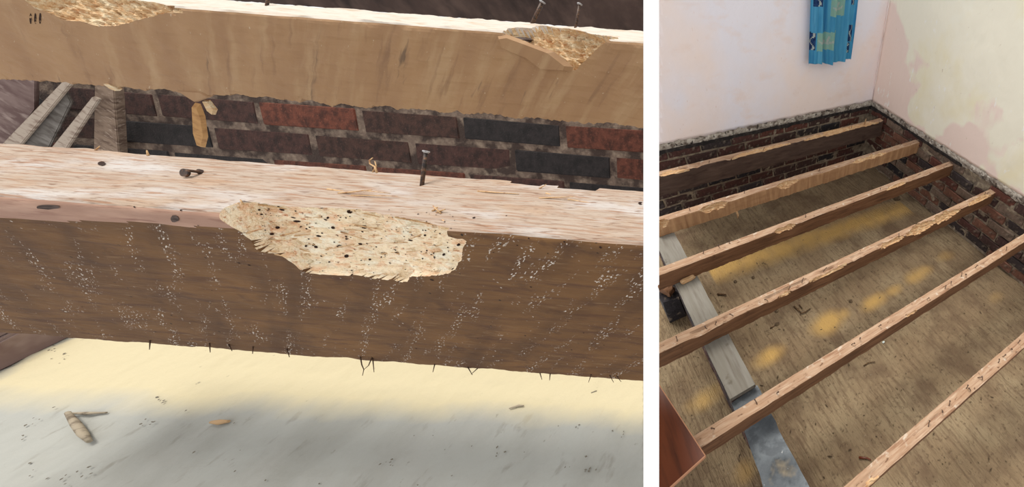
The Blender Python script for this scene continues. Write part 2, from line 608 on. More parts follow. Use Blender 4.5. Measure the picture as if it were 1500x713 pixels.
mk('mortar', mortar_core(0, -.35, XW + .06, YB + .014), wall_back, MT['mortar'])
mk('mortar', mortar_core(1, -.9, YB + .06, XW + .014), wall_right, MT['mortar'])
rb = random.Random(21)
def cut_brick_obj(me, M, parent, cutter):
    bm = bmesh.new()
    bm.from_mesh(me)
    cutter(bm, M)
    if not bm.verts:
        bm.free()
        return
    m2 = bm_mesh(bm, 'brick_cut')
    for mm in me.materials:
        m2.materials.append(mm)
    o = mk('brick', m2, parent)
    o.matrix_local = M

hole_p = onx(1420, 262, XW)
for axis, wall in ((0, wall_back), (1, wall_right)):
    lo, hi = (-.3, XW - .0) if axis == 0 else (-.5, YB)
    for c in range(7):
        z = ZP - .036 - c * CH
        a = hi - (.115 if c % 2 else .0) - .11
        while a > lo:
            col = rb.choice([0, 1, 1, 2, 2, 3, 5]) if axis == 0 else rb.choice([0, 1, 2, 3, 4, 4, 6, 6, 6, 5])  # back wall gets darker bricks to paint the trench shadow
            me = BRK[rb.randrange(3)][col]
            jut = rb.uniform(-.004, .006) if axis == 0 else rb.uniform(-.014, .005)
            if axis == 0:
                M = Matrix.Translation((a, YB + .008 + jut, z)) @ Matrix.Rotation(rb.uniform(-.02, .02), 4, 'Z')
            else:
                M = Matrix.Translation((XW + .008 + jut, a, z)) @ Matrix.Rotation(-math.pi / 2 + rb.uniform(-.02, .02), 4, 'Z')
            skip = axis == 1 and abs(a - hole_p.y) < .11 and c == 0
            if not skip:
                p = M.translation
                if (p - CAM).dot(N_RIGHT) / N_RIGHT.length > .13:
                    o = mk('brick', me, wall)
                    o.matrix_local = M
                else:
                    cut_brick_obj(me, M, wall, cutR)
            a -= .225

# ------------------------------------------------------------------ the six joists of the wide view
R_NAIL = nail_mesh(.0017, .021, .005, 'nail_short')
def joist_px(jy, px, py):
    return onz(px, py, 0).x

def rag_bite(j, px0, py0, px1, py1, t, b, sag, seed):
    x0, x1 = joist_px(j, px0, py0), joist_px(j, px1, py1)
    def env(x):
        u = max(0, min(1, (x - x0) / (x1 - x0)))
        return min(1, 6 * u, 6 * (1 - u)) * (.75 + .5 * fbm((x, seed, 0), 16, seed))
    return (x0, x1, lambda x: -min(JW * .95, t * env(x)), lambda x: b * env(x), sag)

JB = [
    [rag_bite(0, 1180, 207, 1292, 180, .05, .02, .004, 1), rag_bite(0, 966, 257, 1010, 246, .04, .012, .003, 2), rag_bite(0, 1070, 232, 1160, 210, .04, .012, .003, 12)],
    [rag_bite(1, 1026, 308, 1066, 296, .032, .05, .006, 3), rag_bite(1, 1140, 275, 1172, 265, .03, .045, .005, 4), rag_bite(1, 1250, 240, 1300, 224, .03, .02, .003, 14), rag_bite(1, 966, 327, 978, 323, .03, .06, .006, 24)],
    [rag_bite(2, 1136, 342, 1168, 330, .03, .04, .005, 5), rag_bite(2, 1300, 280, 1330, 268, .02, .012, .003, 15)],
    [rag_bite(3, 1328, 346, 1410, 306, .045, .05, .006, 6), rag_bite(3, 1420, 302, 1455, 284, .04, .02, .004, 7), rag_bite(3, 1290, 362, 1326, 346, .03, .03, .005, 17), rag_bite(3, 1185, 412, 1240, 385, .014, .022, .004, 27), rag_bite(3, 1140, 434, 1160, 426, .012, .02, .003, 37)],
    [rag_bite(4, 1330, 466, 1346, 455, .01, .014, .002, 8)],
    [rag_bite(5, 1236, 745, 1290, 697, .014, .006, .002, 9)],
]
JLAB = ['dark floor joist with torn pale top, nearest the pink back wall',
        'tan floor joist with two splintered bites, second from the back wall',
        'brown floor joist with one pale bite, third from the back wall',
        'badly chewed floor joist with ragged right end, fourth from the back wall',
        'long sound floor joist running out of the mahogany board corner',
        'nail-studded floor joist crossing the bottom right corner']
NAILS = [
    [(1040, 240), (1120, 221), (1250, 189)],
    [(1090, 283), (1010, 308), (1200, 250), (1318, 213)],
    [(1069, 357), (1054, 362), (1030, 371), (1180, 318), (1290, 278), (1345, 256)],
    [(992, 500), (1035, 481), (1048, 474), (1074, 462), (1124, 440), (1156, 423), (1175, 413), (1207, 396), (1317, 346), (1443, 284)],
    [(1047, 628), (1109, 592), (1138, 576), (1247, 505), (1260, 496), (1287, 478), (1358, 438), (1384, 422), (1393, 415), (1408, 405), (1414, 401), (1429, 392), (1474, 366)],
    [(1360, 624), (1390, 594), (1380, 600), (1415, 569), (1422, 572), (1432, 553), (1439, 556), (1462, 531), (1469, 522), (1482, 510), (1491, 502)],
]
sides = ['side_dark', 'side_pale', 'side', 'side', 'side', 'side']
rn = random.Random(5)
for j, jy in enumerate(JY):
    M = Matrix.Translation((0, jy, 0))
    x1 = XW + .02 if j else XW - .03
    bm = joist_mesh(-.75, x1, JW, JH if j != 0 else .15, M, None, .010, .008, JB[j], seed=j * 3.3 + 1, rag=.022 if j in (0, 3) else .007, wob=.0015, bnoise=.004, bot=.006)
    cutR(bm, M)
    t = empty('floor_joist', M)
    tag(t, JLAB[j], 'joist', 'joists of the wide view')
    mk('beam', bm_mesh(bm, 'beam'), t, [MT['top'], MT[sides[j]], MT['fresh'], MT['side']])
    for (px, py) in NAILS[j]:
        p = onz(px, py, 0)
        o = mk('nail', R_NAIL, t, MT['rust'], loc=(p.x, min(max(p.y - jy, .008), JW - .006), -.001))
        o.rotation_euler = (rn.uniform(-.4, .4), rn.uniform(-.5, .5), rn.uniform(0, 6.28))

# a splinter hanging below the second joist and standing slivers
def sliver(pts, rad):
    bm = bmesh.new()
    tube(bm, pts, rad, 5)
    return bm_mesh(bm, 'sliver')

t2 = [o for o in COL.objects if o.name.startswith('floor_joist')]
p = ony(1078, 303, JY[1])
mk('hanging_splinter', sliver([(p.x, -.002, -.095), (p.x + .004, -.004, -.125), (p.x, -.002, -.15)], [.006, .008, .003]), t2[1], MT['fresh'])
p = onz(1152, 421, 0)
mk('splinter', sliver([(p.x, .012, -.003), (p.x + .004, .012, .05)], [.002, .0006]), t2[3], MT['fresh'])
p = onz(1268, 182, 0)
mk('splinter', sliver([(p.x, .02, -.003), (p.x - .006, .01, .035), (p.x - .012, 0, .06)], [.006, .005, .001]), t2[0], MT['fresh'])

# ------------------------------------------------------------------ sleeper wall under the joists with board and slates
PX0, PX1 = .067, .176
slp = empty('sleeper_wall', Matrix.Translation((PX0, .5, ZG)))
tag(slp, 'low brick sleeper wall hidden beneath the grey board', 'wall')
bm = bmesh.new()
box(bm, PX0 + .012, PX1 - .012, -.35, 1.9, ZG - .01, -.172)
for v in bm.verts:
    v.co -= Vector((PX0, .5, ZG))
cutR(bm, Matrix.Translation((PX0, .5, ZG)))
mk('mortar', bm_mesh(bm, 'core'), slp, MT['mortar'])
SLB = []
for c in (1, 2, 3, 5):
    bmb = bmesh.new()
    box(bmb, 0, PX1 - PX0 - .006, -.105, .105, 0, .063, 0, .002)
    bmesh.ops.bevel(bmb, geom=bmb.edges[:], offset=.004, segments=1, affect='EDGES')
    me = bm_mesh(bmb, 'sleeper_brick')
    me.materials.append(MT['brick'][c])
    SLB.append(me)
for c in range(5):
    y = -.3 + (.11 if c % 2 else 0)
    while y < 1.85:
        me = rb.choice(SLB)
        M = Matrix.Translation((PX0 + .003, y, ZG + c * .0735))
        if (M.translation - CAM).dot(N_RIGHT) / N_RIGHT.length > .13:
            mk('brick', me, slp, loc=(.003, y - .5, c * .0735))
        else:
            bmb = bmesh.new()
            bmb.from_mesh(me)
            cutR(bmb, M)
            if bmb.verts:
                m2 = bm_mesh(bmb, 'brick_cut')
                m2.materials.append(me.materials[0])
                mk('brick', m2, slp, loc=(.003, y - .5, c * .0735))
            else:
                bmb.free()
        y += .225

board = empty('wall_plate_board', Matrix.Translation((PX0, .6, -.135)))
tag(board, 'weathered grey board lying under three joists', 'board')
bm = bmesh.new()
ns = 24
yy = [.595 + (1.72 - .595) * k / ns for k in range(ns + 1)]
ring = []
for y in yy:
    e = .002 * fbm((y, 0, 0), 12, 3)
    ring.append([bm.verts.new((x + e - PX0, y - .6, z + .135)) for (x, z) in ((PX0, -.102), (PX1, -.102), (PX1, -.130), (PX0, -.130))])
for r0, r1 in zip(ring, ring[1:]):
    for k in range(4):
        bm.faces.new((r0[k], r0[(k + 1) % 4], r1[(k + 1) % 4], r1[k]))
bm.faces.new(ring[0])
bm.faces.new(list(reversed(ring[-1])))
cutR(bm, Matrix.Translation((PX0, .6, -.135)))
mk('plank', bm_mesh(bm, 'plank'), board, MT['grey_board'])

def slab(name, label, cat, pix, z, th, m, rough=.004, group=None):
    """thin irregular slab whose top outline was read at height z"""
    pts = [onz(px, py, z) for px, py in pix]
    c = sum(pts, Vector()) / len(pts)
    bm = bmesh.new()
    dense = []
    for a, b in zip(pts, pts[1:] + pts[:1]):
        for k in range(8):
            q = a.lerp(b, k / 8)
            dense.append(q + Vector((rough * nz(q, 40, 2), rough * nz(q, 40, 9), 0)) - c)
    top = [bm.verts.new(q) for q in dense]
    botv = [bm.verts.new(q - Vector((0, 0, th))) for q in dense]
    bm.faces.new(top)
    bm.faces.new(list(reversed(botv)))
    n = len(top)
    for k in range(n):
        bm.faces.new((top[k], botv[k], botv[(k + 1) % n], top[(k + 1) % n]))
    bmesh.ops.triangulate(bm, faces=[f for f in bm.faces if len(f.verts) > 4])
    M = Matrix.Translation(c)
    cutR(bm, M)
    o = mk(name, bm_mesh(bm, name), None, m)
    o.matrix_world = M
    tag(o, label, cat, group)
    return o

slab('roof_slate', 'small blue-grey slate showing behind the long joist at the board end', 'slate', [(1071, 590), (1109, 564), (1122, 590), (1082, 612)], -.145, .012, MT['slate'])
slab('damp_course_slab', 'large blue-grey slate strip in front of the long joist', 'slate', [(1088, 622), (1128, 604), (1190, 722), (1128, 742)], -.150, .014, MT['slate'], .006)

def chunk(name, label, cat, p, size, m, seed, rz=0.0, parent=None):
    bm = bmesh.new()
    bmesh.ops.create_icosphere(bm, subdivisions=3, radius=1)
    for v in bm.verts:
        k = 1 + .25 * fbm(v.co, 1.4, seed)
        q = Vector([math.copysign(abs(c) ** .6, c) for c in v.co]) * k
        v.co = Vector((q.x * size[0], q.y * size[1], q.z * size[2]))
    o = mk(name, bm_mesh(bm, name), parent, m, loc=p)
    o.rotation_euler.z = rz
    if label:
        tag(o, label, cat)
    return o

p = onz(1008, 411, -.102)
chunk('timber_wedge', 'small tan wooden wedge lying on the grey board', 'wood wedge', (p.x, p.y, -.091), (.035, .013, .011), MT['fresh'], 3, .12)
p = onz(977, 424, -.3)
chunk('timber_offcut', 'short timber offcut in the shade left of the grey board', 'wood offcut', (p.x, p.y, -.30), (.03, .045, .03), MT['side'], 6, .5).location.z = -.292
bm = bmesh.new()
box(bm, -.05, .045, -.06, .06, 0, -.33 - ZG, 0, .006)
cutR(bm, Matrix.Translation((p.x, p.y, ZG)))
o = mk('brick_pier', bm_mesh(bm, 'pier'), None, MT['brick'][5], loc=(p.x, p.y, ZG))  # black brick colour paints the dark cavity below the offcut
tag(o, 'brick stub under the timber offcut, coloured black for the shade of the cavity', 'brick')

# varnished board in the lower left
zt = .022
A0, B0, C0 = onz(966, 563, zt), onz(1034, 667, zt), onz(984, 712, zt)
e1, e2 = (A0 - B0), (C0 - B0)
quad = [B0, B0 + e1 * 2.2, B0 + e1 * 2.2 + e2 * 3, B0 + e2 * 3]
bm = bmesh.new()
tv = [bm.verts.new(q - B0) for q in quad]
bv = [bm.verts.new(q - B0 - Vector((0, 0, .02))) for q in quad]
bm.faces.new(tv)
bm.faces.new(list(reversed(bv)))
for k in range(4):
    f = bm.faces.new((tv[k], bv[k], bv[(k + 1) % 4], tv[(k + 1) % 4]))
    f.material_index = 1
bmesh.ops.bevel(bm, geom=[e for e in bm.edges], offset=.003, segments=1, affect='EDGES', material=1)
cutR(bm, Matrix.Translation(B0))
o = mk('varnished_board', bm_mesh(bm, 'varnished_board'), None, [MT['mahogany'], MT['edge_wood']], loc=B0)
tag(o, 'red-brown varnished mahogany board over the end of the long joist', 'board')

# ------------------------------------------------------------------ curtain
YC = YB - .075
cl, cr = ony(1187, 60, YC).x, ony(1250, 60, YC).x
zb = ony(1218, 92, YC).z
ztop = 1.62
KC = (ony(1218, 0, YC).z - zb) / 92      # metres per printed unit
bm = bmesh.new()
NXC, NZC = 84, 150
def fold(u):
    return .020 * math.sin(u * 2 * math.pi * 3.4 + .6) + .010 * math.sin(u * 2 * math.pi * 7.3)
G = []
for i in range(NXC + 1):
    u = i / NXC
    row = []
    for k in range(NZC + 1):
        v = k / NZC
        z = zb + .008 * math.sin(u * 9) + (ztop - zb) * v
        x = cl + (cr - cl) * u + .006 * math.sin(v * 6 + u * 8)
        row.append(bm.verts.new((x, YC + fold(u + .02 * math.sin(v * 5)) * (1 - .25 * v), z)))
    G.append(row)
def print_mat(u, z):
    # printed squares; slack cloth is 1.4 times wider than it hangs
    hgt = z - zb
    q = KC
    rows_ = ((22 * q, 48 * q, ((.12, .60, 2), (.0, .10, 3))), (30 * q, 56 * q, ((.86, .97, 3),)), (12 * q, 28 * q, ((.80, .92, 3),)), (70 * q, 93 * q, ((.42, .70, 2),)), (84 * q, 110 * q, ((.05, .2, 3), (.82, .95, 3))),
             (120 * q, 146 * q, ((.2, .55, 2), (.7, .82, 3))), (165 * q, 190 * q, ((.45, .75, 2), (.05, .18, 3))))
    for (h0, h1, cells) in rows_:
        if h0 < hgt < h1:
            for (u0, u1, m) in cells:
                if u0 < u < u1:
                    s, r = (u - u0) / (u1 - u0), (hgt - h0) / (h1 - h0)
                    if m == 2:      # white leaves fanning from the foot of the square
                        for ang in (-.9, -.35, .25, .8):
                            cx = .5 + .32 * math.sin(ang)
                            cy = .2 + .36 * math.cos(ang)
                            dx, dy = s - cx, r - cy
                            a = dx * math.cos(ang) - dy * math.sin(ang)
                            b = dx * math.sin(ang) + dy * math.cos(ang)
                            if (a / .055) ** 2 + (b / .25) ** 2 < 1:
                                return 3
                        return 1
                    if abs(s - .5 - .25 * math.sin(r * 9)) < .1:
                        return 3
                    return 2
    return 0
for i in range(NXC):
    for k in range(NZC):
        f = bm.faces.new((G[i][k], G[i + 1][k], G[i + 1][k + 1], G[i][k + 1]))
        f.material_index = print_mat((i + .5) / NXC, (G[i][k].co.z + G[i][k + 1].co.z) / 2)
ret = bmesh.ops.solidify(bm, geom=bm.faces[:], thickness=.0015)
ct = empty('curtain', Matrix.Translation((0, 0, 0)))
tag(ct, 'short blue printed curtain hanging before the pink wall', 'curtain')
mk('cloth', bm_mesh(bm, 'cloth', True), ct, [MT['cloth'], MT['cloth_pale'], MT['cloth_navy'], MT['cloth_white']])
bm = bmesh.new()
tube(bm, [(cl - .1, YC, ztop + .005), (cr + .1, YC, ztop + .005)], [.012, .012], 10)
for x in (cl - .06, cr + .06):
    box(bm, x - .01, x + .01, YC, YB + .01, ztop - .005, ztop + .015)
mk('rail', bm_mesh(bm, 'rail'), ct, MT['rail'])

# ------------------------------------------------------------------ litter on the ground
def twig(pixs, z, r, label, cat, m=None, group=None, name='twig'):
    pts = [onz(px, py, z) for px, py in pixs]
    c = pts[0].copy()
    bm = bmesh.new()
    n = len(pts)
    tube(bm, [q - c + Vector((0, 0, r * .6)) for q in pts], [r * (1 - .5 * i / max(1, n - 1)) for i in range(n)], 6)
    o = mk(name, bm_mesh(bm, name), None, m or MT['twig'], loc=c)
    tag(o, label, cat, group)
    return o
zg = ZG + .004
twig([(1163, 449), (1170, 455), (1174, 459), (1180, 457), (1187, 452)], zg, .006, 'curled dark twig on the ground between two joists', 'twig')
twig([(1171, 447), (1175, 452)], zg, .006, 'short dark stick tip above the curled twig', 'twig')
twig([(1051, 431), (1064, 432)], zg, .007, 'brown stick on sand right of the grey board', 'twig')
twig([(1128, 481), (1137, 476)], zg, .004, 'thin straw beside the tiny pebbles on the ground', 'twig')
twig([(1258, 670), (1270, 671), (1276, 674)], zg, .006, 'reddish wood strip beside the bottom right joist', 'wood strip', MT['mahogany'])
twig([(1265, 536), (1272, 531), (1282, 530)], zg, .004, 'thin crooked root near the centre of the ground', 'twig')
p = onz(1294, 501, zg)
chunk('paint_flake', 'tiny white paint flake under the long joist', 'flake', (p.x, p.y, ZG + .006), (.008, .006, .003), MT['cloth_white'], 4)
for k, (px, py, s) in enumerate(((1137, 455, .012), (1138, 475, .012), (1246, 441, .012), (1077, 412, .010), (1103, 406, .010))):
    p = onz(px, py, zg)
    chunk('pebble', ['small dark pebble above the twin pebble and left of the curled twig', 'small dark pebble below its twin and left of the curled twig', 'round dark pebble beside the largest sawdust patch', 'leftmost dark pebble on the long sand band', 'dark pebble on the middle of the long sand band'][k], 'pebble', (p.x, p.y, ZG + s * .5), (s, s * .8, s * .6), MT['crumb'], k + 2)
p = onz(1313, 292, ZG)
chunk('mortar_lump', 'dark lump at the foot of the brick wall behind two joists', 'lump', (p.x, p.y, ZG + .012), (.03, .022, .02), MT['crumb'], 12)
# fine crumbs everywhere
bm = bmesh.new()
rc = random.Random(3)
for k in range(700):
    x, y = rc.uniform(-.2, 2.1), rc.uniform(-.3, 2.25)
    if (Vector((x, y, ZG)) - CAM).dot(N_RIGHT) < .03:
        continue
    s = rc.choice([.0015, .002, .0025, .003, .004])
    a = rc.uniform(0, 6.28)
    l = s * rc.uniform(1, 4)
    z = ZG + .006 * fbm((x, y, 0), 5, 2) + .004
    d = Vector((math.cos(a), math.sin(a), 0))
    e = Vector((-d.y, d.x, 0))
    vs = [bm.verts.new(Vector((x, y, z)) + q) for q in (d * l, e * s, -d * l, -e * s, Vector((0, 0, s)))]
    for i in range(4):
        bm.faces.new((vs[i], vs[(i + 1) % 4], vs[4]))
    bm.faces.new((vs[3], vs[2], vs[1], vs[0]))
o = mk('ground_crumbs', bm_mesh(bm, 'crumbs'), None, MT['crumb'], kind='stuff')
o['label'] = 'loose crumbs and chips scattered over the dusty ground'
o['category'] = 'debris'

# ================================================================== the close view
JC = Vector((1, -.076, 0)).normalized()
J = ROT @ JC
U = Vector((0, 0, 1)) - J * J.z
U.normalize()
D = U.cross(J)
tl = math.radians(4.0)
U, D = U * math.cos(tl) + D * math.sin(tl), D * math.cos(tl) - U * math.sin(tl)
LM = Matrix((( J.x, D.x, U.x, CAM.x), (J.y, D.y, U.y, CAM.y), (J.z, D.z, U.z, CAM.z), (0, 0, 0, 1)))   # close-view frame: along joist, away, up

def lr(px, py):
    r = ray(px, py)
    return Vector((r.dot(J), r.dot(D), r.dot(U)))
def lu(px, py, u):
    d = lr(px, py)
    return d * (u / d.z)
def ld(px, py, dd):
    d = lr(px, py)
    return d * (dd / d.y)
def lxa(px, py, T, w, h):
    """pixel -> (x along joist, wrap coordinate) on a joist whose top front edge passes the local point T"""
    p = lu(px, py, T.z)
    if p.y >= T.y:
        return p.x - T.x, -(p.y - T.y)
    p = ld(px, py, T.y)
    return p.x - T.x, T.z - p.z

ZF = .30
T1 = lr(471, 323.5) * ZF
W1 = lu(471, 245, T1.z).y - T1.y
H1 = T1.z - ld(471, 522, T1.y).z

def poly_bite(pix, T, w, h, sag):
    pts = [lxa(px, py, T, w, h) for px, py in pix]
    x0, x1 = min(p[0] for p in pts), max(p[0] for p in pts)
    def rng(x):
        ys = []
        for (xa, aa), (xb, ab) in zip(pts, pts[1:] + pts[:1]):
            if (xa - x) * (xb - x) <= 0 and xa != xb:
                ys.append(aa + (ab - aa) * (x - xa) / (xb - xa))
        if len(ys) < 2:
            return (0, 0)
        j1 = .0016 * fbm((x, 1, 0), 150, 3)
        j2 = .0022 * fbm((x, 2, 0), 120, 5)
        return min(ys) + j1, max(ys) + j2
    return (x0, x1, lambda x: rng(x)[0], lambda x: rng(x)[1], sag)

# slant that makes marks on the front faces run as they do across these timbers
def slant(px, py, T, dx=-4.0, dy=40.0):
    a, b = ld(px, py, T.y), ld(px + dx, py + dy, T.y)
    return -(b.x - a.x) / (b.z - a.z)
SH1 = slant(471, 420, T1)

MT['c_top'] = mat('close_top_bleached', (192, 174, 158), 0.9, [
    dict(c=(170, 142, 122), s=(22, 300, 300), lo=.46, hi=.66), dict(c=(208, 202, 198), s=(9, 30, 30), lo=.5, hi=.66, amt=.9),
    dict(c=(168, 126, 98), s=(24, 420, 420), lo=.54, hi=.66, amt=.8), dict(c=(190, 158, 130), s=(14, 40, 40), lo=.54, hi=.66, amt=.5), dict(c=(126, 92, 70), s=(60, 520, 520), lo=.58, hi=.68, amt=.7)],
    dict(s=(40, 520, 520), lo=.3, hi=.7, str=.6, d=.0015))
MT['c_face'] = mat('close_face_brown', (112, 80, 50), 0.85, [
    dict(c=(128, 92, 56), s=(8, 30, 30), lo=.42, hi=.66), dict(c=(96, 66, 46), s=(12, 60, 120), lo=.5, hi=.68, amt=.9),
    dict(c=(84, 58, 42), s=(26, 40, 40), lo=.58, hi=.72, amt=.8), dict(c=(86, 60, 40), s=(16, 10, 7), shear=SH1, lo=.5, hi=.66, amt=.6),
    dict(c=(142, 112, 80), s=(30, 200, 300), lo=.60, hi=.70, amt=.6),
    dict(c=(222, 212, 200), s=(420, 420, 330), shear=SH1, lo=.615, hi=.65, amt=.95, detail=1, mask=dict(s=(52, 10, 13), shear=SH1, lo=.53, hi=.63, detail=3)),
    dict(c=(206, 194, 182), kind='voronoi', s=(170, 170, 170), lo=.17, hi=.11, amt=.85, mask=dict(s=(30, 20, 22), lo=.55, hi=.62)),
    dict(c=(40, 28, 22), kind='voronoi', s=(64, 64, 64), lo=.085, hi=.065, amt=.9, mask=dict(s=(60, 60, 60), lo=.5, hi=.54))],
    dict(s=(60, 300, 420), lo=.3, hi=.7, str=.5, d=.0015))
MT['c_strip'] = mat('close_rounded_edge', (172, 134, 114), 0.7, [dict(c=(196, 158, 136), s=(14, 60, 60), lo=.45, hi=.65), dict(c=(140, 98, 82), s=(20, 160, 160), lo=.55, hi=.7)],
                    dict(s=(20, 300, 300), lo=.3, hi=.7, str=.3, d=.001))
MT['c_bite'] = mat('close_beetle_wood', (255, 236, 204), 0.95, [
    dict(c=(246, 206, 168), s=(50, 110, 110), lo=.5, hi=.66), dict(c=(255, 248, 226), s=(36, 110, 110), lo=.5, hi=.64, amt=.9),
    dict(c=(214, 152, 112), s=(60, 300, 300), lo=.58, hi=.70, amt=.85), dict(c=(116, 72, 48), s=(150, 220, 220), lo=.67, hi=.73, amt=.9)],
    dict(s=(70, 300, 300), lo=.3, hi=.7, str=.8, d=.003))
MT['c_hole'] = mat('worm_hole_dark', (52, 32, 24), 0.95)
T2 = lr(471, 26) * 1.0
SH2 = 1.0

def close_joist(name, label, T, w, h, xl, xr, mats, dx, da, group='joists of the close view', **kw):
    M = LM @ Matrix.Translation(T)
    bm = joist_mesh(xl, xr, w, h, M, None, dx, da, **kw)
    cutL(bm, M)
    t = empty(name, M)
    tag(t, label, 'joist', group)
    b = mk('beam', bm_mesh(bm, 'beam'), t, mats)
    bvh_bm = bmesh.new()
    bvh_bm.from_mesh(b.data)
    tree = BVHTree.FromBMesh(bvh_bm)
    bvh_bm.free()
    def hit(px, py):
        d = lr(px, py).normalized()
        loc, no, i, dist = tree.ray_cast(-T, d)
        return loc, no
    return t, hit

def lx(px, py, T):
    return ld(px, py, T.y).x - T.x

BITE1 = [(345, 312), (349, 300), (356, 294), (380, 297), (405, 301), (429, 303), (470, 304), (500, 304), (527, 306), (564, 315), (590, 319), (614, 322), (653, 333), (657, 346), (682, 352),
         (676, 379), (668, 392), (658, 401), (640, 403), (605, 404), (596, 412), (588, 413), (568, 410), (545, 409), (540, 407), (515, 404), (480, 402), (448, 399), (438, 388), (426, 378), (405, 372), (379, 366), (368, 352), (355, 342), (346, 329)]
xl1, xr1 = lx(-560, 330, T1), lx(1000, 350, T1)
xs0, xs1 = lx(0, 300, T1), lx(352, 325, T1)
sp0 = T1.z - ld(0, 311, T1.y).z
def strip1(x):
    if x > xs1 + .01:
        return 0
    return max(.004, .026 - .010 * (x - xs0) / (xs1 - xs0) + .002 * fbm((x, 0, 0), 30, 4))
nt0, nt1 = lx(718, 330, T1), lx(785, 330, T1)
joist1, hit1 = close_joist('floor_joist', 'close-up bleached-top joist with a large pale beetle-eaten hollow', T1, W1, H1, xl1, xr1,
    [MT['c_top'], MT['c_face'], MT['c_bite'], MT['c_strip']], .0016, .0022,
    bites=[poly_bite(BITE1, T1, W1, H1, .0105)], strip=strip1, wob=.0014, bot=.0022, edge_r=.004, seed=4.2, bnoise=.0046,
    notch=((lx(640, 330, T1), lx(690, 330, T1), .0035), (nt0, nt1, .006)))

# worm holes: tiny dark pits on hollow, top and face
bm = bmesh.new()
rw = random.Random(9)
def pit(px, py, r):
    loc, no = hit1(px, py)
    if loc is None:
        return
    a = no.orthogonal().normalized()
    b = no.cross(a)
    r = r * rw.uniform(.75, 1.25)
    ring = [bm.verts.new(loc + no * .0004 + (a * math.cos(t) + b * math.sin(t) * 1.1) * r) for t in [k * math.pi / 3.5 for k in range(7)]]
    cen = bm.verts.new(loc + no * .0002)
    for k in range(7):
        bm.faces.new((ring[k], ring[(k + 1) % 7], cen))
FIB = []
zpx = lambda x, y: (330 + x / 4.054, 280 + y / 4.054)
for (x, y, r) in ((338, 108, 1.5), (320, 93, 1), (405, 155, 1.6), (426, 177, 1.6), (420, 118, 1.1), (576, 98, 1.1), (575, 148, 1.3), (597, 168, 1.4), (612, 158, 1.1), (642, 216, 1.3), (720, 268, 1.2), (724, 282, 1.4), (556, 264, 1.3),
                  (740, 122, 1.8), (826, 212, 1.6), (818, 238, 1.3), (803, 312, 1.5), (450, 212, 1.1), (486, 222, 1), (527, 318, 1.2), (541, 330, 1.3), (722, 385, 1.5), (678, 322, 1.1), (753, 497, 1.2), (575, 386, 1.1), (620, 420, 1),
                  (482, 325, 1), (312, 216, 1.2), (275, 253, 1.3), (200, 110, 1), (213, 137, .9), (1153, 267, 1.4), (1187, 262, 1), (1250, 320, 1.3), (1244, 392, 1.6), (1300, 376, 1.2), (1386, 318, 1.2), (1010, 346, 1.5), (1018, 362, 1.2),
                  (1240, 366, 1), (1200, 352, 1.1), (1352, 462, 1.3), (1228, 525, 1.2), (1174, 400, 1), (930, 390, 1), (860, 405, 1.2), (980, 425, 1), (1100, 290, 1.2), (1060, 240, 1), (1478, 158, 1.5), (145, 438, 1.2), (82, 425, .9), (900, 330, 1), (770, 345, 1.1)):
    q = zpx(x, y)
    pit(q[0], q[1], r * .00098)
for k in range(26):      # loose fibres across the hollow
    fx, fy = rw.uniform(375, 650), rw.uniform(312, 398)
    FIB.append(((fx, fy), (fx + rw.uniform(14, 34) * rw.choice((-1, 1)), fy + rw.uniform(-7, 7))))
for (px, py, r) in ((198, 303, .9), (266, 308, .9), (286, 331, .9), (291, 330, .8), (694, 319, 1.1), (742, 316, .8), (733, 357, .8), (758, 359, .8), (775, 349, .9), (827, 354, 1.1), (880, 362, 1.3), (803, 371, 1), (723, 369, .9), (365, 388, 1),
                    (270, 404, .8), (311, 425, .8), (147, 430, .7), (121, 449, .7), (25, 455, .7), (502, 460, .9), (610, 510, 1), (778, 420, 1), (832, 470, .8), (855, 487, .8), (885, 505, .9), (700, 495, .8), (560, 540, .8), (920, 440, .8)):
    pit(px, py, r * .0008)
for k in range(150):
    px, py = rw.uniform(360, 668), rw.uniform(306, 400)
    loc, no = hit1(px, py)
    q = rw.uniform(.35, .8)
    if 300 + (px - 350) * .1 < py < 330 + (px - 350) * .25 or px > 450:
        pit(px, py, q * .0008)
o = mk('worm_holes', bm_mesh(bm, 'pits'), joist1, MT['c_hole'], kind='stuff', label='tiny dark beetle exit holes')

def hang_pts(base_px, end_px, hit):
    """a straight piece from the surface point seen at base to a point at equal camera depth seen at end"""
    loc, no = hit(*base_px)
    return loc, no

def at_depth(px, py, depth, T):
    return lr(px, py) * depth - T

def cdepth(loc, T):
    p = LM.to_3x3() @ (loc + T)
    return -(ROT.transposed() @ p).z

# upright nail
def nail(parent, T, hit, base, head, r, hr, mhead):
    for k in range(12):
        loc, no = hit(base[0], base[1] + k)
        if loc is not None:
            break
    d = cdepth(loc, T)
    tip = at_depth(head[0], head[1], d, T)
    ax = (tip - loc).normalized()
    bm = bmesh.new()
    tube(bm, [loc - ax * .006, loc.lerp(tip, .5), tip], [r, r * 1.05, r], 10)
    sh = mk('nail', bm_mesh(bm, 'nail'), parent, MT['rust'])
    bm = bmesh.new()
    tube(bm, [tip - ax * .0008, tip + ax * hr * .15, tip + ax * hr * .55, tip + ax * hr * .6], [r, hr, hr, hr * .9], 14)
    mk('nail_head', bm_mesh(bm, 'head'), sh, mhead)
nail(joist1, T1, hit1, (618, 271), (624, 223), .00145, .0026, MT['steel'])

